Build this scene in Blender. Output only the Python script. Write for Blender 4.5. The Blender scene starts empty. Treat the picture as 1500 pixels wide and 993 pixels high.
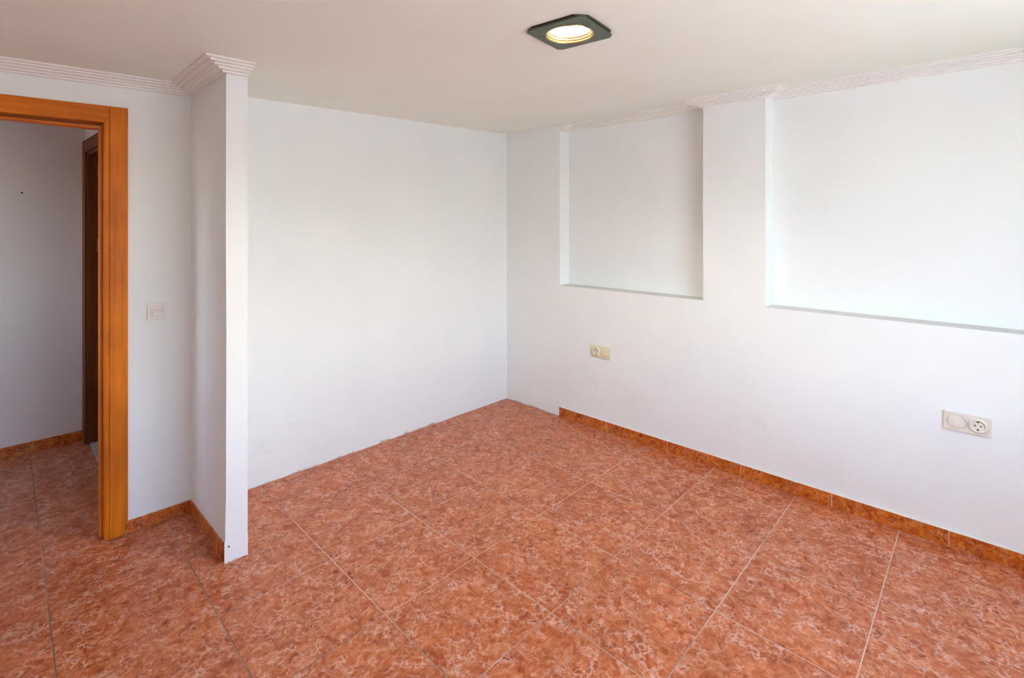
import bpy, bmesh, math, random
from mathutils import Vector

random.seed(7)
sc = bpy.context.scene
C = sc.collection
R = math.radians

# ------------------------------------------------------------------ camera
CAM = (-1.021, -2.560, 1.502)
YAW = R(44.034)
cd = bpy.data.cameras.new('camera')
cd.sensor_fit = 'HORIZONTAL'
cd.sensor_width = 36.0
cd.lens = 719.93 / 1500 * 36.0
cd.shift_y = -(496.5 - 327.7) / 1500
cd.clip_start = 0.02
cam = bpy.data.objects.new('camera', cd)
C.objects.link(cam)
cam.location = CAM
cam.rotation_euler = (R(90), 0, YAW - R(90))
sc.camera = cam

# ------------------------------------------------------------------ world, sun, exposure
w = bpy.data.worlds.new('sky')
sc.world = w
w.use_nodes = True
nt = w.node_tree
nt.nodes.clear()
sky = nt.nodes.new('ShaderNodeTexSky')
sky.sky_type = 'NISHITA'
sky.sun_disc = False
sky.sun_elevation = R(52)
sky.sun_rotation = R(96)
sky.air_density = 1.0
sky.dust_density = 1.5
bg = nt.nodes.new('ShaderNodeBackground')
bg.inputs['Strength'].default_value = 0.95
wo = nt.nodes.new('ShaderNodeOutputWorld')
nt.links.new(sky.outputs[0], bg.inputs[0])
nt.links.new(bg.outputs[0], wo.inputs[0])

sd = bpy.data.lights.new('sun', 'SUN')
sd.energy = 4.6
sd.angle = R(0.53)
sd.color = (0.83, 1.0, 0.99)
sun = bpy.data.objects.new('sun', sd)
C.objects.link(sun)
sun.rotation_euler = Vector((-0.92, 0.10, -1.15)).to_track_quat('-Z', 'Y').to_euler()

# rear window opening (behind the camera) : daylight enters here
WX0, WX1, WZ0, WZ1 = -0.55, 1.15, 0.70, 2.10
REAR_Y = -3.50
pl = bpy.data.lights.new('window_portal', 'AREA')
pl.shape = 'RECTANGLE'
pl.size = WX1 - WX0
pl.size_y = WZ1 - WZ0
pl.cycles.is_portal = True
po = bpy.data.objects.new('window_portal', pl)
C.objects.link(po)
po.location = ((WX0 + WX1) / 2, REAR_Y - 0.02, (WZ0 + WZ1) / 2)
po.rotation_euler = (R(90), 0, 0)

p2 = bpy.data.lights.new('hall_added_opening_portal', 'AREA')  # portal for an unseen opening, added to brighten the hall
p2.shape = 'RECTANGLE'
p2.size, p2.size_y = 1.0, 0.95
p2.cycles.is_portal = True
po2 = bpy.data.objects.new('hall_added_opening_portal', p2)
C.objects.link(po2)
po2.location = (-3.07, 1.275, 1.5)
po2.rotation_euler = (R(90), 0, R(-90))

vs = sc.view_settings
vs.view_transform = 'Standard'
vs.look = 'None'
vs.gamma = 1.0
vs.use_curve_mapping = False
vs.exposure = 1.54
try:
    sc.cycles.max_bounces = 16
    sc.cycles.diffuse_bounces = 7
    sc.cycles.glossy_bounces = 4
    sc.cycles.use_denoising = True
    sc.cycles.use_adaptive_sampling = True
    sc.cycles.adaptive_threshold = 0.02
    sc.cycles.sample_clamp_indirect = 8.0
except Exception:
    pass


# ------------------------------------------------------------------ material helpers
def new_mat(name):
    m = bpy.data.materials.new(name)
    m.use_nodes = True
    n = m.node_tree
    b = n.nodes['Principled BSDF']
    return m, n, b


def node(n, t, **kw):
    o = n.nodes.new(t)
    for k, v in kw.items():
        if k in o.inputs:
            o.inputs[k].default_value = v
        else:
            setattr(o, k, v)
    return o


def ramp(n, stops):
    r = n.nodes.new('ShaderNodeValToRGB')
    e = r.color_ramp.elements
    while len(e) > 1:
        e.remove(e[-1])
    e[0].position = stops[0][0]
    e[0].color = (*stops[0][1], 1)
    for p, c in stops[1:]:
        x = e.new(p)
        x.color = (*c, 1)
    return r


def mix(n, fac, a, b, mode='MIX'):
    m = n.nodes.new('ShaderNodeMix')
    m.data_type = 'RGBA'
    m.blend_type = mode
    for s, v in ((0, fac), (6, a), (7, b)):
        if hasattr(v, 'default_value'):
            n.links.new(v, m.inputs[s])
        else:
            m.inputs[s].default_value = v if s == 0 else (*v, 1)
    return m.outputs[2]


def math_n(n, op, a, b=0.5):
    m = n.nodes.new('ShaderNodeMath')
    m.operation = op
    for s, v in ((0, a), (1, b)):
        if hasattr(v, 'default_value'):
            n.links.new(v, m.inputs[s])
        else:
            m.inputs[s].default_value = v
    return m.outputs[0]


def bump(n, b, h, strength, dist):
    u = n.nodes.new('ShaderNodeBump')
    u.inputs['Strength'].default_value = strength
    u.inputs['Distance'].default_value = dist
    n.links.new(h, u.inputs['Height'])
    n.links.new(u.outputs[0], b.inputs['Normal'])


def plaster(name, col, blotch=0.03, rough=0.75, grime=0.0):
    m, n, b = new_mat(name)
    geo = n.nodes.new('ShaderNodeNewGeometry')
    nz = node(n, 'ShaderNodeTexNoise', Scale=2.2, Detail=5.0, Roughness=0.55)
    n.links.new(geo.outputs['Position'], nz.inputs['Vector'])
    r = ramp(n, [(0.3, tuple(c * (1 - blotch) for c in col)), (0.7, tuple(min(1, c * (1 + blotch * .4)) for c in col))])
    n.links.new(nz.outputs[0], r.inputs[0])
    out = r.outputs[0]
    if grime > 0:
        # cement smears and scuffs left along the foot of the bare wall
        sx = n.nodes.new('ShaderNodeSeparateXYZ')
        n.links.new(geo.outputs['Position'], sx.inputs[0])
        g = node(n, 'ShaderNodeTexNoise', Scale=6.0, Detail=6.0, Roughness=0.7)
        n.links.new(geo.outputs['Position'], g.inputs['Vector'])
        h = math_n(n, 'MULTIPLY', g.outputs[0], 0.085)
        h = math_n(n, 'SUBTRACT', h, 0.0355)
        d = math_n(n, 'SUBTRACT', h, sx.outputs[2])
        d = math_n(n, 'MULTIPLY', d, 90.0)
        cl = n.nodes.new('ShaderNodeClamp')
        n.links.new(d, cl.inputs[0])
        f = math_n(n, 'MULTIPLY', cl.outputs[0], grime)
        out = mix(n, f, out, (0.36, 0.31, 0.25))
        # faint grey scuffs low on the wall
        g2 = node(n, 'ShaderNodeTexNoise', Scale=3.5, Detail=7.0, Roughness=0.75)
        n.links.new(geo.outputs['Position'], g2.inputs['Vector'])
        r2 = ramp(n, [(0.60, (0, 0, 0)), (0.72, (1, 1, 1))])
        n.links.new(g2.outputs[0], r2.inputs[0])
        lo = math_n(n, 'LESS_THAN', sx.outputs[2], 0.42)
        f2 = math_n(n, 'MULTIPLY', math_n(n, 'MULTIPLY', r2.outputs[0], lo), 0.16)
        out = mix(n, f2, out, (0.52, 0.49, 0.45))
    n.links.new(out, b.inputs['Base Color'])
    b.inputs['Roughness'].default_value = rough
    b.inputs['Specular IOR Level'].default_value = 0.25
    nb = node(n, 'ShaderNodeTexNoise', Scale=3.0, Detail=3.0)
    n.links.new(geo.outputs['Position'], nb.inputs['Vector'])
    nf = node(n, 'ShaderNodeTexNoise', Scale=70.0, Detail=3.0)
    n.links.new(geo.outputs['Position'], nf.inputs['Vector'])
    hh = math_n(n, 'ADD', math_n(n, 'MULTIPLY', nb.outputs[0], 1.0), math_n(n, 'MULTIPLY', nf.outputs[0], 0.04))
    bump(n, b, hh, 0.35, 0.02)
    return m


def marble_tile(name, stops, vein, dark, rough, scale=1.0, vein_amt=0.75):
    """mottled red ceramic: cloudy ground, pale broken veins, brown flecks; every tile its own cut"""
    m, n, b = new_mat(name)
    tc = n.nodes.new('ShaderNodeTexCoord')
    oi = n.nodes.new('ShaderNodeObjectInfo')
    off = n.nodes.new('ShaderNodeVectorMath')
    off.operation = 'MULTIPLY_ADD'
    comb = n.nodes.new('ShaderNodeCombineXYZ')
    for i, k in enumerate((37.0, 91.0, 53.0)):
        n.links.new(math_n(n, 'MULTIPLY', oi.outputs['Random'], k), comb.inputs[i])
    off.inputs[1].default_value = (1, 1, 1)
    n.links.new(tc.outputs['Object'], off.inputs[0])
    n.links.new(comb.outputs[0], off.inputs[2])
    v = off.outputs[0]
    cloud = node(n, 'ShaderNodeTexNoise', Scale=24.0 * scale, Detail=9.0, Roughness=0.70, Distortion=1.1)
    n.links.new(v, cloud.inputs['Vector'])
    r = ramp(n, stops)
    n.links.new(cloud.outputs[0], r.inputs[0])
    col = r.outputs[0]
    # broad tone change
    big = node(n, 'ShaderNodeTexNoise', Scale=5.0 * scale, Detail=3.0)
    n.links.new(v, big.inputs['Vector'])
    rb = ramp(n, [(0.35, (0.86, 0.80, 0.78)), (0.65, (1.08, 1.05, 1.04))])
    n.links.new(big.outputs[0], rb.inputs[0])
    col = mix(n, 0.8, col, rb.outputs[0], 'MULTIPLY')
    # warped coordinates for veins
    wn = node(n, 'ShaderNodeTexNoise', Scale=14.0 * scale, Detail=5.0, Roughness=0.6)
    n.links.new(v, wn.inputs['Vector'])
    wv = n.nodes.new('ShaderNodeVectorMath')
    wv.operation = 'MULTIPLY_ADD'
    wv.inputs[1].default_value = (0.10, 0.10, 0.10)
    n.links.new(wn.outputs['Color'], wv.inputs[0])
    n.links.new(v, wv.inputs[2])
    vo = node(n, 'ShaderNodeTexVoronoi', Scale=34.0 * scale)
    vo.feature = 'DISTANCE_TO_EDGE'
    n.links.new(wv.outputs[0], vo.inputs['Vector'])
    rv = ramp(n, [(0.0, (1, 1, 1)), (0.05, (0.7, 0.7, 0.7)), (0.15, (0, 0, 0))])
    n.links.new(vo.outputs[0], rv.inputs[0])
    msk = node(n, 'ShaderNodeTexNoise', Scale=17.0 * scale, Detail=7.0, Roughness=0.75)
    n.links.new(v, msk.inputs['Vector'])
    rm = ramp(n, [(0.47, (0, 0, 0)), (0.58, (1, 1, 1))])
    n.links.new(msk.outputs[0], rm.inputs[0])
    f = math_n(n, 'MULTIPLY', math_n(n, 'MULTIPLY', rv.outputs[0], rm.outputs[0]), vein_amt)
    col = mix(n, f, col, vein)
    # brown flecks
    fl = node(n, 'ShaderNodeTexNoise', Scale=70.0 * scale, Detail=6.0, Roughness=0.72, Distortion=0.6)
    n.links.new(wv.outputs[0], fl.inputs['Vector'])
    rf = ramp(n, [(0.55, (0, 0, 0)), (0.64, (1, 1, 1))])
    n.links.new(fl.outputs[0], rf.inputs[0])
    col = mix(n, math_n(n, 'MULTIPLY', rf.outputs[0], 0.55), col, dark)
    n.links.new(col, b.inputs['Base Color'])
    rr = node(n, 'ShaderNodeTexNoise', Scale=6.0, Detail=4.0)
    n.links.new(v, rr.inputs['Vector'])
    ro = math_n(n, 'ADD', math_n(n, 'MULTIPLY', rr.outputs[0], 0.18), rough - 0.09)
    n.links.new(ro, b.inputs['Roughness'])
    b.inputs['Specular IOR Level'].default_value = 0.32
    bump(n, b, cloud.outputs[0], 0.10, 0.004)
    return m


def wood(name, a, c, rough=0.48, axis=2):
    m, n, b = new_mat(name)
    tc = n.nodes.new('ShaderNodeTexCoord')
    mp = n.nodes.new('ShaderNodeMapping')
    s = [14.0, 14.0, 14.0]
    s[axis] = 0.9
    mp.inputs['Scale'].default_value = s
    n.links.new(tc.outputs['Object'], mp.inputs[0])
    nz = node(n, 'ShaderNodeTexNoise', Scale=3.0, Detail=8.0, Roughness=0.6, Distortion=0.6)
    n.links.new(mp.outputs[0], nz.inputs['Vector'])
    r = ramp(n, [(0.28, a), (0.72, c)])
    n.links.new(nz.outputs[0], r.inputs[0])
    n2 = node(n, 'ShaderNodeTexNoise', Scale=4.0, Detail=3.0)
    n.links.new(tc.outputs['Object'], n2.inputs['Vector'])
    r2 = ramp(n, [(0.35, (0.82, 0.76, 0.7)), (0.65, (1.05, 1.05, 1.05))])
    n.links.new(n2.outputs[0], r2.inputs[0])
    n.links.new(mix(n, 1.0, r.outputs[0], r2.outputs[0], 'MULTIPLY'), b.inputs['Base Color'])
    b.inputs['Roughness'].default_value = rough
    b.inputs['Specular IOR Level'].default_value = 0.22
    bump(n, b, nz.outputs[0], 0.06, 0.004)
    return m


def plain(name, col, rough=0.5, metal=0.0, vary=0.04):
    m, n, b = new_mat(name)
    tc = n.nodes.new('ShaderNodeTexCoord')
    nz = node(n, 'ShaderNodeTexNoise', Scale=30.0, Detail=3.0)
    n.links.new(tc.outputs['Object'], nz.inputs['Vector'])
    r = ramp(n, [(0.3, tuple(x * (1 - vary) for x in col)), (0.7, tuple(x * (1 + vary * .3) for x in col))])
    n.links.new(nz.outputs[0], r.inputs[0])
    n.links.new(r.outputs[0], b.inputs['Base Color'])
    b.inputs['Roughness'].default_value = rough
    b.inputs['Metallic'].default_value = metal
    return m


M = {}
M['wall'] = plaster('white_wall_paint', (0.873, 0.90, 0.898), grime=0.75)
M['wall_plain'] = plaster('white_wall_paint_clean', (0.873, 0.90, 0.898))
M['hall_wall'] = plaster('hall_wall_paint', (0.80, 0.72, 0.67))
M['ceiling'] = plaster('ceiling_paint', (0.90, 0.93, 0.862), blotch=0.025)
M['cornice'] = plain('cornice_plaster', (0.88, 0.87, 0.84), 0.7, vary=0.01)
M['tile'] = marble_tile('red_marbled_tile',
                        [(0.34, (0.27, 0.048, 0.010)), (0.44, (0.44, 0.105, 0.028)), (0.54, (0.55, 0.170, 0.064)), (0.66, (0.64, 0.285, 0.165))],
                        (0.74, 0.46, 0.37), (0.24, 0.075, 0.045), 0.30)
M['skirting'] = marble_tile('orange_marbled_skirting',
                            [(0.34, (0.20, 0.030, 0.004)), (0.44, (0.46, 0.090, 0.010)), (0.55, (0.64, 0.175, 0.016)), (0.68, (0.72, 0.28, 0.09))],
                            (0.68, 0.36, 0.22), (0.14, 0.03, 0.01), 0.30, vein_amt=0.55, scale=1.15)
M['wood'] = wood('honey_varnished_wood', (0.56, 0.135, 0.003), (0.80, 0.225, 0.008))
M['wood_h'] = wood('honey_varnished_wood_rail', (0.56, 0.135, 0.003), (0.80, 0.225, 0.008), axis=0)
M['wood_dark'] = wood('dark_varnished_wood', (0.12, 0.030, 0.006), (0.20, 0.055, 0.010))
M['ivory'] = plain('ivory_plastic', (0.82, 0.75, 0.53), 0.35)
M['ivory_pale'] = plain('pale_ivory_plastic', (0.80, 0.75, 0.66), 0.35)
M['white_plastic'] = plain('white_plastic', (0.84, 0.81, 0.78), 0.3)
M['dark_hole'] = plain('dark_brown_plastic', (0.035, 0.025, 0.015), 0.6)
M['brass'] = plain('brass', (0.75, 0.52, 0.22), 0.25, 1.0)
M['brass_pale'] = plain('pale_gold_reflector', (0.80, 0.66, 0.40), 0.35, 0.6)
M['steel'] = plain('steel', (0.55, 0.54, 0.52), 0.35, 1.0)
M['frame_glass'] = plain('green_grey_fixture_glass', (0.055, 0.080, 0.042), 0.16)
M['frame_edge'] = plain('bronze_fixture_edge', (0.05, 0.035, 0.02), 0.25, 0.4)
M['terrace'] = plaster('terrace_paving', (0.66, 0.62, 0.53), blotch=0.08)
M['stone'] = plain('pale_stone', (0.45, 0.42, 0.36), 0.5)
M['alu'] = plain('white_lacquered_aluminium', (0.80, 0.80, 0.80), 0.35)

# grout with dirt that comes and goes along the joints
m, n, b = new_mat('grout')
geo = n.nodes.new('ShaderNodeNewGeometry')
nz = node(n, 'ShaderNodeTexNoise', Scale=1.1, Detail=4.0, Roughness=0.6)
n.links.new(geo.outputs['Position'], nz.inputs['Vector'])
r = ramp(n, [(0.40, (0.24, 0.155, 0.105)), (0.58, (0.66, 0.45, 0.35))])
# joints are blackened where people walk through the door
gx = n.nodes.new('ShaderNodeSeparateXYZ')
n.links.new(geo.outputs['Position'], gx.inputs[0])
wk = node(n, 'ShaderNodeMapRange')
wk.inputs['From Min'].default_value = -0.6
wk.inputs['From Max'].default_value = 0.1
wk.inputs['To Min'].default_value = -0.12
wk.inputs['To Max'].default_value = 0.05
n.links.new(gx.outputs[0], wk.inputs['Value'])
n.links.new(math_n(n, 'ADD', nz.outputs[0], wk.outputs[0]), r.inputs[0])
n.links.new(r.outputs[0], b.inputs['Base Color'])
b.inputs['Roughness'].default_value = 0.85
M['grout'] = m

# the lit lamp
m, n, b = new_mat('lamp_glow')
nz = node(n, 'ShaderNodeTexNoise', Scale=20.0)
r = ramp(n, [(0.0, (1.0, 0.95, 0.80)), (1.0, (1.0, 0.97, 0.86))])
n.links.new(nz.outputs[0], r.inputs[0])
n.links.new(r.outputs[0], b.inputs['Emission Color'])
b.inputs['Emission Strength'].default_value = 1.3
M['glow'] = m


# ------------------------------------------------------------------ mesh helpers
def obj(name, bm, mat, parent=None, loc=None, smooth=False, bevel=0.0, seg=2):
    me = bpy.data.meshes.new(name)
    bmesh.ops.recalc_face_normals(bm, faces=bm.faces)
    bm.to_mesh(me)
    bm.free()
    me.materials.append(M[mat])
    if smooth:
        for p in me.polygons:
            p.use_smooth = True
    o = bpy.data.objects.new(name, me)
    C.objects.link(o)
    if parent:
        o.parent = parent
    if loc:
        o.location = loc
    if bevel:
        bv = o.modifiers.new('bevel', 'BEVEL')
        bv.width = bevel
        bv.segments = seg
        bv.limit_method = 'ANGLE'
    return o


def tag(o, label, cat, group=None, kind=None):
    o['label'] = label
    o['category'] = cat
    if group:
        o['group'] = group
    if kind:
        o['kind'] = kind
    return o


def empty(name, loc=(0, 0, 0), rz=0.0):
    o = bpy.data.objects.new(name, None)
    o.empty_display_size = 0.1
    C.objects.link(o)
    o.location = loc
    o.rotation_euler = (0, 0, rz)
    return o


def hexa(bm, pts):
    """8 points: bottom 4 ccw, top 4 ccw"""
    v = [bm.verts.new(p) for p in pts]
    for f in ((3, 2, 1, 0), (4, 5, 6, 7), (0, 1, 5, 4), (1, 2, 6, 5), (2, 3, 7, 6), (3, 0, 4, 7)):
        bm.faces.new([v[i] for i in f])


def box(bm, x0, x1, y0, y1, z0, z1):
    hexa(bm, [(x0, y0, z0), (x1, y0, z0), (x1, y1, z0), (x0, y1, z0), (x0, y0, z1), (x1, y0, z1), (x1, y1, z1), (x0, y1, z1)])


def boxes(*bs):
    bm = bmesh.new()
    for q in bs:
        box(bm, *q)
    return bm


def cyl(bm, c, axis, r, d, n=32, r2=None):
    """solid cylinder starting at c and running d along axis"""
    a = Vector(axis).normalized()
    t = Vector((0, 0, 1)) if abs(a.z) < 0.9 else Vector((1, 0, 0))
    u = a.cross(t).normalized()
    w_ = a.cross(u)
    c = Vector(c)
    r2 = r if r2 is None else r2
    A = [bm.verts.new(c + (u * math.cos(2 * math.pi * i / n) + w_ * math.sin(2 * math.pi * i / n)) * r) for i in range(n)]
    B = [bm.verts.new(c + a * d + (u * math.cos(2 * math.pi * i / n) + w_ * math.sin(2 * math.pi * i / n)) * r2) for i in range(n)]
    for i in range(n):
        bm.faces.new((A[i], A[(i + 1) % n], B[(i + 1) % n], B[i]))
    bm.faces.new(A[::-1])
    bm.faces.new(B)


def lathe(bm, prof, n=48, closed=False):
    """prof: (r, z) pairs turned about local z"""
    rings = []
    for r_, z in prof:
        rings.append([bm.verts.new((r_ * math.cos(2 * math.pi * i / n), r_ * math.sin(2 * math.pi * i / n), z)) for i in range(n)])
    k = len(rings)
    for j in range(k if closed else k - 1):
        A, B = rings[j], rings[(j + 1) % k]
        for i in range(n):
            bm.faces.new((A[i], A[(i + 1) % n], B[(i + 1) % n], B[i]))
    return rings


def prism(bm, poly, z0, z1):
    A = [bm.verts.new((x, y, z0)) for x, y in poly]
    B = [bm.verts.new((x, y, z1)) for x, y in poly]
    k = len(poly)
    for i in range(k):
        bm.faces.new((A[i], A[(i + 1) % k], B[(i + 1) % k], B[i]))
    bm.faces.new(A[::-1])
    bm.faces.new(B)


# ------------------------------------------------------------------ plan of the room
def zc(x):                       # the ceiling is not quite level
    return 2.2165 + 0.0275 * (x + 0.06)


def yb(x):                       # face of the back wall, which also holds the door
    return 0.4385 - 0.0125 * x


CX, CY = 1.990, 0.4136           # far corner
RT = 0.02                        # right wall leans away a little in plan


def W(s, d, z):                  # right wall: s along the wall from the corner, d into the wall
    k = 1 / math.sqrt(1 + RT * RT)
    return (CX + (RT * s + d) * k, CY + (-s + RT * d) * k, z)


LEFT_X = -2.75
WT = 0.11                        # thickness of the wall with the door
DX0, DX1, DZ = -1.49, -0.690, 1.985   # clear door opening
PX0, PX1, PY = -0.337, -0.250, -0.142  # partition stub


def bwall(x0, x1, z0=0.0, z1=None, t=WT):
    a = [(x0, yb(x0)), (x1, yb(x1)), (x1, yb(x1) + t), (x0, yb(x0) + t)]
    return [(x, y, z0) for x, y in a] + [(x, y, zc(x) if z1 is None else z1) for x, y in a]


# back wall with the door opening
bm = bmesh.new()
hexa(bm, bwall(DX1 + 0.03, CX + 0.25))
hexa(bm, bwall(LEFT_X - 0.15, DX0 - 0.03))
p = bwall(DX0 - 0.03, DX1 + 0.03, DZ + 0.03)
hexa(bm, p)
wall_back = tag(obj('wall_back', bm, 'wall'), 'white painted back wall with the wooden doorway at its left', 'wall', kind='structure')


# right wall: slab with two shallow recesses reaching up to the ceiling
def rslab(bm, s0, s1, d0, d1, z0, z1=None):
    P = [W(s0, d0, 0), W(s1, d0, 0), W(s1, d1, 0), W(s0, d1, 0)]
    hexa(bm, [(q[0], q[1], z0) for q in P] + [(q[0], q[1], zc(q[0]) if z1 is None else z1) for q in P])


ND = 0.12
N1A, N1B, N2A, N2B, NZ = 0.572, 1.695, 2.056, 3.60, 1.020
S_END = CY - REAR_Y
bm = bmesh.new()
rslab(bm, 0.0, S_END, 0.0, ND, 0.0, NZ)
rslab(bm, 0.0, S_END, ND, ND + 0.12, 0.0)
rslab(bm, 0.0, N1A, 0.0, ND, NZ)
rslab(bm, N1B, N2A, 0.0, ND, NZ)
rslab(bm, N2B, S_END, 0.0, ND, NZ)
wall_right = obj('wall_right', bm, 'wall')
tag(wall_right, 'white painted right wall with two shallow recesses above half height', 'wall', kind='structure')

M['ledge_grey'] = plaster('grey_ledge_plaster', (0.66, 0.65, 0.63), blotch=0.08)  # grey plaster for the recess ledges, darker than the wall paint
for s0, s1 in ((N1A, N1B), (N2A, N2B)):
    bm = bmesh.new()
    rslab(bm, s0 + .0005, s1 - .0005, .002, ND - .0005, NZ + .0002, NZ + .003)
    obj('ledge', bm, 'ledge_grey', wall_right)['label'] = 'grey ledge at the foot of the recess'

# left wall and rear wall (behind the camera), rear window
bm = bmesh.new()
y1 = yb(LEFT_X)
P = [(LEFT_X - 0.15, REAR_Y), (LEFT_X, REAR_Y), (LEFT_X, y1), (LEFT_X - 0.15, y1)]
hexa(bm, [(x, y, 0) for x, y in P] + [(x, y, zc(x)) for x, y in P])
tag(obj('wall_left', bm, 'wall_plain'), 'white painted side wall left of the camera', 'wall', kind='structure')


def rear(bm, x0, x1, z0, z1=None):
    P = [(x0, REAR_Y - 0.22), (x1, REAR_Y - 0.22), (x1, REAR_Y), (x0, REAR_Y)]
    hexa(bm, [(x, y, z0) for x, y in P] + [(x, y, zc(x) if z1 is None else z1) for x, y in P])


bm = bmesh.new()
XR = W(S_END, ND + 0.12, 0)[0]
rear(bm, LEFT_X - 0.15, WX0, 0)
rear(bm, WX1, XR, 0)
rear(bm, WX0, WX1, 0, WZ0)
rear(bm, WX0, WX1, WZ1)
tag(obj('wall_rear', bm, 'wall_plain'), 'white painted wall behind the camera with the window', 'wall', kind='structure')
wi = tag(empty('window_1', ((WX0 + WX1) / 2, REAR_Y - 0.12, WZ0)), 'white aluminium sliding window in the wall behind the camera', 'window', kind='structure')
hw, hh = (WX1 - WX0) / 2, WZ1 - WZ0
obj('window_frame', boxes((-hw, -hw + .05, -.03, .03, 0, hh), (hw - .05, hw, -.03, .03, 0, hh), (-hw + .05, hw - .05, -.03, .03, 0, .05), (-hw + .05, hw - .05, -.03, .03, hh - .05, hh)), 'alu', wi)
obj('window_mullion', boxes((-.03, .03, -.025, .025, .05, hh - .05)), 'alu', wi)

# hall beyond the door
HY, HX0 = 1.955, -3.05
HC = 2.155


def hall_side(y):                # face of the hall's side wall, slightly out of square
    return -0.627 + 0.052 * (HY - y)


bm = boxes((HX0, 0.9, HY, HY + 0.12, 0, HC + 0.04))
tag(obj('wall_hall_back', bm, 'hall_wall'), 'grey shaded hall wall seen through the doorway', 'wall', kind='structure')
D2A, D2B = HY - 0.09, HY - 0.89   # opening of the hall's side door
bm = bmesh.new()


def hside(bm, y0, y1, z0, z1):
    P = [(hall_side(y0), y0), (hall_side(y0) + 0.1, y0), (hall_side(y1) + 0.1, y1), (hall_side(y1), y1)]
    hexa(bm, [(x, y, z0) for x, y in P] + [(x, y, z1) for x, y in P])


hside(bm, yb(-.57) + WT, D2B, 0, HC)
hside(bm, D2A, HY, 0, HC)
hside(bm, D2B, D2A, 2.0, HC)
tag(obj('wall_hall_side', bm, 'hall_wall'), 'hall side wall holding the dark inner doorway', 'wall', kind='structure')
hy0 = yb(HX0) + WT
bm = boxes((HX0 - .1, HX0, hy0, .80, 0, HC), (HX0 - .1, HX0, 1.75, HY, 0, HC), (HX0 - .1, HX0, .80, 1.75, 0, 1.0), (HX0 - .1, HX0, .80, 1.75, 2.0, HC))  # the opening here is added to let daylight into the hall
tag(obj('wall_hall_end', bm, 'hall_wall'), 'far end wall of the hall out of view, with an added opening that brightens the hall', 'wall', kind='structure')
bm = boxes((0.9, 1.0, yb(.9) + WT, HY + 0.12, 0, HC))
tag(obj('wall_inner_room', bm, 'hall_wall'), 'end wall of the unlit room beyond the hall', 'wall', kind='structure')
bm = boxes((HX0 - .1, LEFT_X - .15, yb(LEFT_X), yb(LEFT_X) + WT, 0, HC))
tag(obj('wall_hall_front', bm, 'hall_wall'), 'hall wall continuing left of the room', 'wall', kind='structure')
bm = boxes((HX0 - .1, 1.0, yb(-.5) + WT, HY + .12, HC, HC + .1))
tag(obj('ceiling_hall', bm, 'hall_wall'), 'shaded hall ceiling above the doorway', 'ceiling', kind='structure')

# ceiling
bm = bmesh.new()
xa, xb2 = LEFT_X - .15, CX + .45
LX, LY, LH = 0.464, -1.427, 0.096      # recessed lamp and half width of its opening


def cslab(x0, x1, y0, y1):
    P = [(x0, y0 if y0 is not None else yb(x0) + WT), (x1, y0), (x1, y1 if y1 is not None else yb(x1) + WT), (x0, y1 if y1 is not None else yb(x0) + WT)]
    hexa(bm, [(x, y, zc(x)) for x, y in P] + [(x, y, zc(x) + .12) for x, y in P])


cslab(xa, LX - LH, REAR_Y - .22, None)
cslab(LX + LH, xb2, REAR_Y - .22, None)
cslab(LX - LH, LX + LH, REAR_Y - .22, LY - LH)
cslab(LX - LH, LX + LH, LY + LH, None)
tag(obj('ceiling', bm, 'ceiling'), 'cream white ceiling lightly tinted by the red floor', 'ceiling', kind='structure')

# partition stub, hand plastered, with a bulging foot
bm = bmesh.new()
lev = [0.0, 0.02, 0.05, 0.085, 0.11, 0.16, 0.3, 0.6, 1.0, 1.5, 1.9, None]
rings = []
rnd = random.Random(3)
for z in lev:
    x0, x1, y0 = PX0, PX1, PY
    if z is not None and z < 0.1:
        x0 -= 0.008
        x1 += 0.001
        y0 -= 0.0015
    elif z is not None and z < 0.2:
        x0 -= 0.004
    elif z is not None:
        x0 += rnd.uniform(-.0015, .0015)
        x1 += rnd.uniform(-.001, .001)
    pts = [(x0, yb(x0)), (x0, y0 + .035), (x0 + .0, y0), (x1, y0), (x1, yb(x1))]
    if z is not None and z < 0.1:
        pts[0] = (PX0, yb(PX0))
        pts[1] = (PX0, y0 + .022)
    rings.append([bm.verts.new((x, y, zc(x) if z is None else z)) for x, y in pts])
for a, b_ in zip(rings, rings[1:]):
    for i in range(5):
        bm.faces.new((a[i], a[(i + 1) % 5], b_[(i + 1) % 5], b_[i]))
bm.faces.new(rings[0][::-1])
bm.faces.new(rings[-1])
part = obj('wall_partition', bm, 'wall')
tag(part, 'narrow white plastered partition stub jutting out beside the doorway', 'wall', kind='structure')
bm = bmesh.new()
cyl(bm, (0, 0, 0), (0, -1, 0), .0035, .003, 12)
obj('screw_hole', bm, 'dark_hole', part, loc=(PX0 + .009, PY - .0015, 0.072))

# ------------------------------------------------------------------ cornices
CW, CH, CN = 0.105, 0.043, 5
prof = []
for i in range(CN):
    o0, o1 = CW * i / CN, CW * (i + 1) / CN
    zb, zt = -CH + CH * i / CN, -CH + CH * (i + 1) / CN
    prof += [(o1, zb + .0004), (o1 - .0012, zt)]
prof = [(0.0, -CH)] + prof + [(CW, -0.0002), (0.0, -0.0002)]


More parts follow.
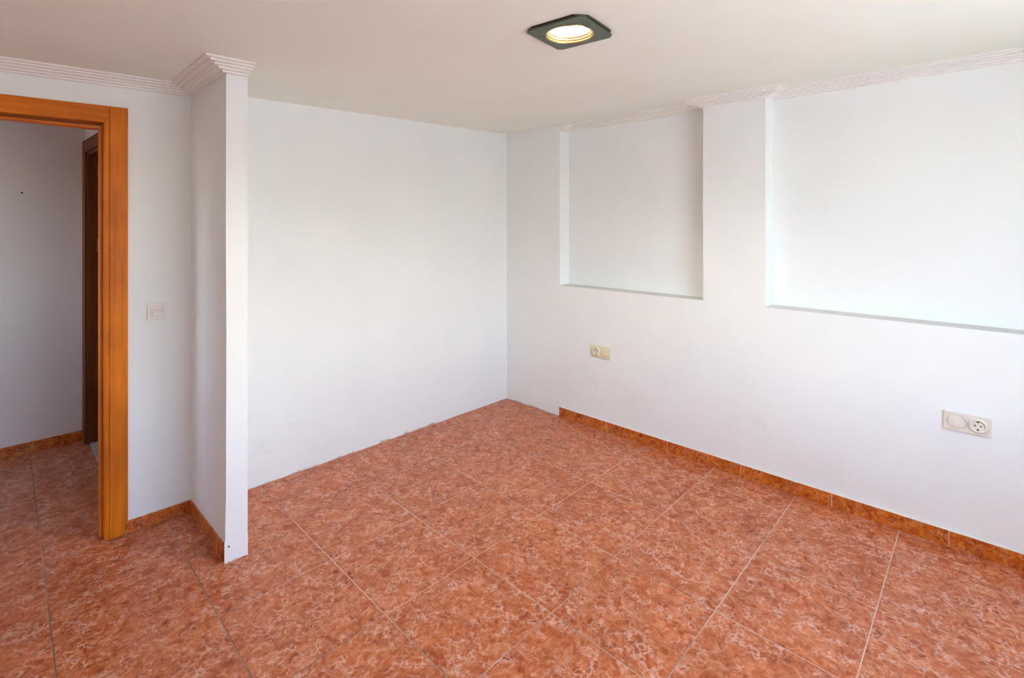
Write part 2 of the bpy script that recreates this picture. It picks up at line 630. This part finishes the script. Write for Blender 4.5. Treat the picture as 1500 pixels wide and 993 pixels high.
def sweep(name, path, label):
    bm = bmesh.new()
    k = len(path)
    dirs = [(Vector(path[i + 1]) - Vector(path[i])).normalized() for i in range(k - 1)]
    nrm = [Vector((d.y, -d.x)) for d in dirs]
    rows = []
    for i in range(k):
        if i == 0:
            mv = nrm[0]
        elif i == k - 1:
            mv = nrm[-1]
        else:
            mv = (nrm[i - 1] + nrm[i])
            mv = mv / (mv.dot(nrm[i]))
        row = []
        for o_, z in prof:
            q = Vector(path[i]) + mv * o_
            row.append(bm.verts.new((q.x, q.y, zc(q.x) + z)))
        rows.append(row)
    m_ = len(prof)
    for a, b_ in zip(rows, rows[1:]):
        for j in range(m_):
            bm.faces.new((a[j], a[(j + 1) % m_], b_[(j + 1) % m_], b_[j]))
    bm.faces.new(rows[0])
    bm.faces.new(rows[-1][::-1])
    return tag(obj(name, bm, 'cornice'), label, 'cornice', kind='structure')


e = 0.0005
sweep('trim_1', [(LEFT_X + e, yb(LEFT_X) - e), (PX0 - e, yb(PX0) - e), (PX0 - e, PY - e), (PX1, PY - e)],
      'stepped white cornice over the doorway and around the partition stub')
Wxy = lambda s, d: W(s, d, 0)[:2]
sweep('trim_2', [Wxy(N1A + e, 0), Wxy(N1A + e, ND - e), Wxy(N1B - e, ND - e), Wxy(N1B - e, -e), Wxy(N2A + e, -e), Wxy(N2A + e, ND - e), Wxy(N2B - e, ND - e)],
      'stepped cream cornice following the recesses of the right wall')

# ------------------------------------------------------------------ floor and tiles
T, G = 0.45, 0.0043
bm = boxes((HX0 - .1, CX + .35, REAR_Y - .22, HY + .12, -0.12, -0.0016))
floor = tag(obj('floor', bm, 'grout'), 'floor of large red marbled ceramic tiles with pale grout joints', 'floor', kind='structure')
shared = {}


def tile_mesh(x0, x1, y0, y1):
    """tile centred on its own middle, edges slightly eased"""
    key = (round(x0, 4), round(x1, 4), round(y0, 4), round(y1, 4))
    if key in shared:
        return shared[key]
    bm = bmesh.new()
    c = .0012
    hexa(bm, [(x0, y0, -.008), (x1, y0, -.008), (x1, y1, -.008), (x0, y1, -.008)] + [(x0, y0, -c), (x1, y0, -c), (x1, y1, -c), (x0, y1, -c)])
    top = [f for f in bm.faces if all(abs(v.co.z + c) < 1e-6 for v in f.verts)]
    bmesh.ops.delete(bm, geom=top, context='FACES_ONLY')
    lo = [bm.verts.new(q) for q in ((x0, y0, -c), (x1, y0, -c), (x1, y1, -c), (x0, y1, -c))]
    hi = [bm.verts.new(q) for q in ((x0 + c, y0 + c, 0), (x1 - c, y0 + c, 0), (x1 - c, y1 - c, 0), (x0 + c, y1 - c, 0))]
    for i in range(4):
        bm.faces.new((lo[i], lo[(i + 1) % 4], hi[(i + 1) % 4], hi[i]))
    bm.faces.new(hi)
    bmesh.ops.remove_doubles(bm, verts=bm.verts, dist=1e-6)
    bmesh.ops.recalc_face_normals(bm, faces=bm.faces)
    me = bpy.data.meshes.new('tile')
    bm.to_mesh(me)
    bm.free()
    me.materials.append(M['tile'])
    shared[key] = me
    return me


def lay(x0, x1, y0, y1):
    """lay whole and cut tiles on the grid inside a rectangle"""
    i0, i1 = math.floor(x0 / T), math.ceil(x1 / T)
    j0, j1 = math.floor(y0 / T), math.ceil(y1 / T)
    for i in range(i0, i1):
        for j in range(j0, j1):
            a, b_ = max(i * T + G / 2, x0), min((i + 1) * T - G / 2, x1)
            c, d = max(j * T + G / 2, y0), min((j + 1) * T - G / 2, y1)
            if b_ - a < .01 or d - c < .01:
                continue
            mx, my = (i + .5) * T, (j + .5) * T
            o = bpy.data.objects.new('tile', tile_mesh(a - mx, b_ - mx, c - my, d - my))
            C.objects.link(o)
            o.parent = floor
            o.location = (mx, my, rnd.uniform(-.0002, .0002))
            # turn whole square tiles at random so no two run alike
            if abs((b_ - a) - (T - G)) < 1e-5 and abs((d - c) - (T - G)) < 1e-5:
                o.rotation_euler = (0, 0, rnd.choice((0, 1, 2, 3)) * math.pi / 2)


lay(LEFT_X + .004, W(S_END, 0, 0)[0] + .02, REAR_Y + .004, 0.45 - G / 2)
lay(HX0 + .004, -0.50, 0.45 - G / 2, HY - .004)

# ------------------------------------------------------------------ skirting tiles
def skirt_piece(root, a, b_, nrm, h0, h1, t=0.010, lift=0.0005):
    """one skirting tile from plan point a to b, proud by t along nrm"""
    a, b_, nv = Vector(a), Vector(b_), Vector(nrm).normalized()
    mid = (a + b_) / 2
    bm = bmesh.new()
    A, B = a - mid, b_ - mid
    c = .0015
    P = [A, B, B + nv * t, A + nv * t]
    Q = [A, B, B + nv * (t - c), A + nv * (t - c)]
    hz = [h0, h1, h1, h0]
    hexa(bm, [(q.x, q.y, lift) for q in P] + [(q.x, q.y, z) for q, z in zip(Q, hz)])
    return obj('skirting_tile', bm, 'skirting', root, loc=(mid.x, mid.y, 0))


def grout_line(root, a, b_, nrm, h, t=.0085):
    a, b_, nv = Vector(a), Vector(b_), Vector(nrm).normalized()
    bm = bmesh.new()
    P = [a, b_, b_ + nv * t, a + nv * t]
    hexa(bm, [(q.x, q.y, .0003) for q in P] + [(q.x, q.y, h) for q in P])
    return obj('grout_bed', bm, 'ivory_pale', root)


def ns(s, d=0.0):
    return W(s, d, 0)[:2]


nR = Vector(ns(0, -1)) - Vector(ns(0, 0))
br = tag(empty('baseboard_right', (0, 0, 0)), 'orange marbled skirting tiles along the foot of the right wall', 'baseboard', kind='structure')
sj = [N1A, 0.998, 1.461, 1.923, 2.382, 2.846, 3.309, 3.772, S_END - .002]
for s0, s1 in zip(sj, sj[1:]):
    skirt_piece(br, ns(s0 + .0013, -.0004), ns(s1 - .0013, -.0004), nR, .0725, .0725)
grout_line(br, ns(N1A + .002, -.0003), ns(S_END - .003, -.0003), nR, .0745, .0085)

bd = tag(empty('baseboard_door', (0, 0, 0)), 'short orange skirting tile between door casing and partition stub', 'baseboard', kind='structure')
skirt_piece(bd, (-.6095, yb(-.61) - .0004), (PX0 - .0105, yb(PX0) - .0004), (0, -1), .060, .057)
grout_line(bd, (-.599, yb(-.6) - .0003), (PX0 - .011, yb(PX0) - .0003), (0, -1), .0615, .005)

bp = tag(empty('baseboard_partition', (0, 0, 0)), 'dark orange skirting tile on the shaded side of the partition stub', 'baseboard', kind='structure')
skirt_piece(bp, (PX0 - .0004, yb(PX0) - .001), (PX0 - .0004, PY + .026), (-1, 0), .056, .078, t=.0095)

bh = tag(empty('baseboard_hall', (0, 0, 0)), 'dim orange skirting tiles along the hall wall', 'baseboard', kind='structure')
xs = [HX0 + .01, -2.75, -2.29, -1.83, -1.37, -0.91, hall_side(HY) - .012]
for a, b_ in zip(xs, xs[1:]):
    skirt_piece(bh, (a + .0013, HY - .0004), (b_ - .0013, HY - .0004), (0, -1), .072, .072)

# ------------------------------------------------------------------ door frame (main)
d1 = tag(empty('door_1', (0, 0, 0)), 'honey coloured wooden door frame of the open doorway', 'door frame', kind='structure')
CT = 0.016    # casing thickness
CWD = 0.070   # casing width


def stile_profile(bm, poly, y0, y1):
    A = [bm.verts.new((x, y0, z)) for x, z in poly]
    B = [bm.verts.new((x, y1, z)) for x, z in poly]
    k = len(poly)
    for i in range(k):
        bm.faces.new((A[i], A[(i + 1) % k], B[(i + 1) % k], B[i]))
    bm.faces.new(A)
    bm.faces.new(B[::-1])


yr = yb(-.64)
xi, xo = -0.672, -0.602
ztop = 2.061
bm = bmesh.new()
stile_profile(bm, [(xi, .0015), (xo - .0085, .0015), (xo - .0085, .062), (xo, .064), (xo, ztop), (xi, ztop - .001)], yr - CT, yr - .0005)
obj('casing_stile', bm, 'wood', d1, bevel=.003)
bm = bmesh.new()
xl = DX0 - .018
stile_profile(bm, [(xl - CWD, .0015), (xl, .0015), (xl, ztop - .022), (xl - CWD, ztop - .022)], yb(xl) - CT, yb(xl) - .0005)
obj('casing_stile', bm, 'wood', d1, bevel=.003)
# header casing butts against the right stile
bm = bmesh.new()
stile_profile(bm, [(xl, 1.992), (xi - .0005, 2.000), (xi - .0005, ztop - .001), (xl, ztop - .022)], yr - CT + .002, yr - .0005)
obj('casing_header', bm, 'wood_h', d1, bevel=.003)
# jamb lining, with a stop moulding
jy0, jy1 = yr - .004, yr + WT + .012
bm = boxes((DX1, xi, jy0 - .006, jy1, .0015, 2.004))
obj('jamb', bm, 'wood', d1, bevel=.002)
bm = boxes((DX1 - .012, DX1 - .0003, jy0 + .045, jy1 - .02, .0015, 1.97))
obj('door_stop', bm, 'wood', d1, bevel=.002)
bm = boxes((DX0 - .018, DX0, jy0 - .006, jy1, .0015, 1.99))
obj('jamb', bm, 'wood', d1, bevel=.002)
bm = boxes((DX0 + .0003, DX0 + .012, jy0 + .045, jy1 - .02, .0015, 1.97))
obj('door_stop', bm, 'wood', d1, bevel=.002)
bm = bmesh.new()
P = [(DX0, jy0 - .006), (DX1, jy0 - .006), (DX1, jy1), (DX0, jy1)]
hexa(bm, [(x, y, DZ - .004 + .018 * (x - DX1)) for x, y in P] + [(x, y, 2.012 + .018 * (x - DX1)) for x, y in P])
obj('head_jamb', bm, 'wood_h', d1, bevel=.002)
bm = boxes((DX0 + .013, DX1 - .013, jy0 + .045, jy1 - .02, 1.955, 1.966))
obj('door_stop', bm, 'wood_h', d1, bevel=.002)
# hall-side casing
bm = bmesh.new()
yh = jy1 - .012 + .0005
stile_profile(bm, [(xi, .0015), (xo, .0015), (xo, ztop), (xi, ztop)], yh, yh + CT)
obj('casing_stile', bm, 'wood', d1, bevel=.003)

# ------------------------------------------------------------------ inner door frame in the hall
d2 = tag(empty('door_2', (0, 0, 0)), 'dark wooden inner door frame in the unlit hall', 'door frame', kind='structure')


def hpiece(name, y0, y1, x_out, x_in, z0, z1, mat='wood_dark'):
    bm = bmesh.new()
    P = [(hall_side(y0) - x_out, y0), (hall_side(y0) + x_in, y0), (hall_side(y1) + x_in, y1), (hall_side(y1) - x_out, y1)]
    hexa(bm, [(x, y, z0) for x, y in P] + [(x, y, z1) for x, y in P])
    return obj(name, bm, mat, d2)


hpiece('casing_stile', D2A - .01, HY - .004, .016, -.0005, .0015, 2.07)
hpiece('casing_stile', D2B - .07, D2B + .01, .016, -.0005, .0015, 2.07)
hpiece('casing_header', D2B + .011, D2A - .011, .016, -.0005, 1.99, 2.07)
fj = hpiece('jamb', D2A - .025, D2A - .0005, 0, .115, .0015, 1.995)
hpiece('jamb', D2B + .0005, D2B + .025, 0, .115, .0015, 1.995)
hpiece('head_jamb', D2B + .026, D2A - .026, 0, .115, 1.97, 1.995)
hx = hall_side(D2A) + .070
for z in (1.87, 1.35):
    bm = bmesh.new()
    cyl(bm, (hx + .008, D2A - .036, z - .045), (0, 0, 1), .008, .09, 14)
    box(bm, hx - .022, hx + .006, D2A - .029, D2A - .0255, z - .045, z + .045)
    obj('hinge', bm, 'brass' if z > 1.5 else 'steel', d2)
bm = boxes((hall_side(D2A) + .012, hall_side(D2A) + .10, D2B + .03, D2A - .03, .0005, .009))
obj('threshold', bm, 'stone', d2, bevel=.002)
# the inner leaf stands wide open inside the dark room
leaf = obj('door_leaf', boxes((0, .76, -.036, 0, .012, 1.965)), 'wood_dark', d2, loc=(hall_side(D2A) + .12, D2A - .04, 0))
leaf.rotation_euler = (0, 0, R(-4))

# ------------------------------------------------------------------ recessed ceiling light
lt = tag(empty('ceiling_light', (LX, LY, zc(LX)), R(6.5)), 'square dark glass ceiling downlight with cut corners and lit round lamp', 'ceiling light')


def octa(a, c):
    return [(-a + c, -a), (a - c, -a), (a, -a + c), (a, a - c), (a - c, a), (-a + c, a), (-a, a - c), (-a, -a + c)]


def ring_plate(bm, poly, r_, z0, z1, n_=64):
    """plate with polygonal outline and a round hole"""
    def outer(t):
        d = Vector((math.cos(t), math.sin(t)))
        best = 9
        for (ax, ay), (bx, by) in zip(poly, poly[1:] + poly[:1]):
            ex, ey = bx - ax, by - ay
            den = d.x * ey - d.y * ex
            if abs(den) < 1e-9:
                continue
            u = (ax * ey - ay * ex) / den
            s_ = (ax * d.y - ay * d.x) / den
            if u > 0 and -1e-6 <= s_ <= 1 + 1e-6:
                best = min(best, u)
        return d * best
    ts = sorted([2 * math.pi * i / n_ for i in range(n_)] + [math.atan2(y, x) % (2 * math.pi) for x, y in poly])
    ts2 = [ts[0]]
    for t in ts[1:]:
        if t - ts2[-1] > 1e-4:
            ts2.append(t)
    k = len(ts2)
    O0, O1, I0, I1 = [], [], [], []
    for t in ts2:
        o_ = outer(t)
        O0.append(bm.verts.new((o_.x, o_.y, z0)))
        O1.append(bm.verts.new((o_.x, o_.y, z1)))
        I0.append(bm.verts.new((r_ * math.cos(t), r_ * math.sin(t), z0)))
        I1.append(bm.verts.new((r_ * math.cos(t), r_ * math.sin(t), z1)))
    for i in range(k):
        j = (i + 1) % k
        bm.faces.new((O0[i], O0[j], O1[j], O1[i]))
        bm.faces.new((I0[j], I0[i], I1[i], I1[j]))
        bm.faces.new((O0[j], O0[i], I0[i], I0[j]))
        bm.faces.new((O1[i], O1[j], I1[j], I1[i]))


bm = bmesh.new()
ring_plate(bm, octa(.122, .016), .0905, -.0155, -.0085)
obj('glass_plate', bm, 'frame_glass', lt)
bm = bmesh.new()
ring_plate(bm, octa(.127, .040), .0905, -.008, -.0005)
obj('backing_plate', bm, 'frame_edge', lt)
bm = bmesh.new()
lathe(bm, [(.0900, -.0170), (.0880, -.0178), (.0860, -.0165), (.0855, -.0095), (.0865, -.0080), (.0900, -.0080)], 64, True)
obj('trim_ring', bm, 'brass', lt, smooth=True)
bm = bmesh.new()
lathe(bm, [(.0895, -.0075), (.0850, -.0075), (.0825, -.0060), (.0825, -.0025), (.0840, .0000), (.0815, .0010), (.0790, .0030), (.0790, .0120), (.0895, .0120)], 64, True)
obj('reflector', bm, 'brass_pale', lt, smooth=True)
bm = bmesh.new()
cyl(bm, (0, 0, .0125), (0, 0, 1), .0895, .03, 48)
obj('housing', bm, 'frame_edge', lt)
bm = bmesh.new()
rg = lathe(bm, [(.0785, .0085), (.060, .0065), (.030, .0050), (.006, .0045)], 48)
bm.faces.new(rg[-1])
obj('lamp_glass', bm, 'glow', lt, smooth=True)
ld = bpy.data.lights.new('downlight', 'SPOT')
ld.spot_size = R(150)
ld.spot_blend = 0.6
ld.shadow_soft_size = 0.0
ld.energy = 17.0
ld.color = (1.0, .90, .70)
lo = bpy.data.objects.new('downlight', ld)
C.objects.link(lo)
lo.location = (LX, LY, zc(LX) - .018)


# ------------------------------------------------------------------ sockets and switch
def rounded_plate(w_, h_, t, r_=.004):
    bm = bmesh.new()
    poly = []
    for cx, cy, a0 in ((w_ / 2 - r_, h_ / 2 - r_, 0), (-w_ / 2 + r_, h_ / 2 - r_, 90), (-w_ / 2 + r_, -h_ / 2 + r_, 180), (w_ / 2 - r_, -h_ / 2 + r_, 270)):
        for k in range(5):
            a = R(a0 + k * 22.5)
            poly.append((cx + r_ * math.cos(a), cy + r_ * math.sin(a)))
    prism(bm, poly, .0004, t)
    return bm


def wall_thing(name, loc, out, label, cat, group=None):
    """empty whose local z points out of the wall and local y up"""
    o = empty(name, loc)
    z = Vector(out).normalized()
    y = Vector((0, 0, 1))
    x = y.cross(z)
    from mathutils import Matrix
    o.matrix_world = Matrix((( x.x, y.x, z.x, loc[0]), (x.y, y.y, z.y, loc[1]), (x.z, y.z, z.z, loc[2]), (0, 0, 0, 1)))
    return tag(o, label, cat, group)


def double_socket(loc, out, socket_side, mat, label):
    t = wall_thing('power_socket', loc, out, label, 'socket', 'double wall sockets on the right wall')
    obj('cover_plate', rounded_plate(.162, .086, .010), mat, t, bevel=.0025)
    for sx in (-1, 1):
        cx = sx * .0365
        if sx == socket_side:
            bm = bmesh.new()
            lathe(bm, [(.0335, .0095), (.0335, .0135), (.032, .0165), (.0265, .0180), (.0240, .0170), (.0228, .0105), (.0228, .0095)], 40, True)
            bz = obj('socket_rim', bm, mat, t, loc=(cx, 0, 0), smooth=True)
            bm = bmesh.new()
            cyl(bm, (0, 0, .0098), (0, 0, 1), .0226, .0008, 40)
            obj('socket_well', bm, 'ivory_pale', t, loc=(cx, 0, 0))
            for px in (-.0095, .0095):
                bm = bmesh.new()
                cyl(bm, (0, 0, .0104), (0, 0, 1), .0034, .0006, 14)
                obj('pin_hole', bm, 'dark_hole', t, loc=(cx + px, 0, 0))
            for sy in (-1, 1):
                obj('earth_clip', boxes((-.004, .004, -.003, .003, .0104, .0124)), 'dark_hole', t, loc=(cx, sy * .0175, 0))
        else:
            bm = bmesh.new()
            lathe(bm, [(.0350, .0095), (.0350, .0125), (.0340, .0135), (.0325, .0125), (.0325, .0095)], 40, True)
            obj('blank_rim', bm, mat, t, loc=(cx, 0, 0), smooth=True)
            bm = bmesh.new()
            rg = lathe(bm, [(.0300, .0096), (.0300, .0112), (.0285, .0122), (.010, .0127)], 40)
            bm.faces.new(rg[-1])
            obj('blank_disc', bm, mat, t, loc=(cx, 0, 0), smooth=True)
    return t


oR = Vector(W(0, -1, 0)) - Vector(W(0, 0, 0))
double_socket(W(CY + .534, 0, .567), oR, -1, 'ivory', 'yellowed ivory double socket under the first recess, socket on its left')
double_socket(W(CY + 2.494, 0, .588), oR, 1, 'ivory_pale', 'pale ivory double socket under the second recess, socket on its right')

sw = wall_thing('light_switch', (-.4855, yb(-.4855), 1.064), (0, -1, 0), 'white light switch on the wall between door casing and partition stub', 'switch')
obj('cover_plate', rounded_plate(.082, .080, .009), 'white_plastic', sw, bevel=.002)
obj('inner_frame', rounded_plate(.060, .056, .0105, .002), 'ivory_pale', sw)
bm = bmesh.new()
hexa(bm, [(-.021, -.0135, .0105), (.026, -.0135, .0105), (.026, .0135, .0105), (-.021, .0135, .0105), (-.021, -.0135, .0220), (.026, -.0135, .0220), (.026, .0135, .0125), (-.021, .0135, .0125)])
obj('rocker', bm, 'white_plastic', sw, loc=(0, -.010, 0), bevel=.001)
obj('label_window', boxes((-.021, .026, -.0045, .0045, .0105, .0135)), 'white_plastic', sw, loc=(0, .017, 0), bevel=.001)

# nail in the hall wall
nl = wall_thing('wall_nail', (-.942, HY, 1.697), (0, -1, 0), 'small dark nail in the hall wall seen through the doorway', 'nail')
bm = bmesh.new()
cyl(bm, (0, 0, .0002), (.1, .2, 1), .0022, .028, 10)
obj('shank', bm, 'steel', nl)
bm = bmesh.new()
cyl(bm, (.0028, .0056, .0275), (.1, .2, 1), .0055, .002, 14)
obj('nail_head', bm, 'dark_hole', nl)

# ------------------------------------------------------------------ outdoors behind the camera
bm = boxes((-14, 16, -22, REAR_Y - .23, -.30, -.15))
tag(obj('terrace', bm, 'terrace'), 'pale sunlit paving outside the window behind the camera', 'paving', kind='structure')
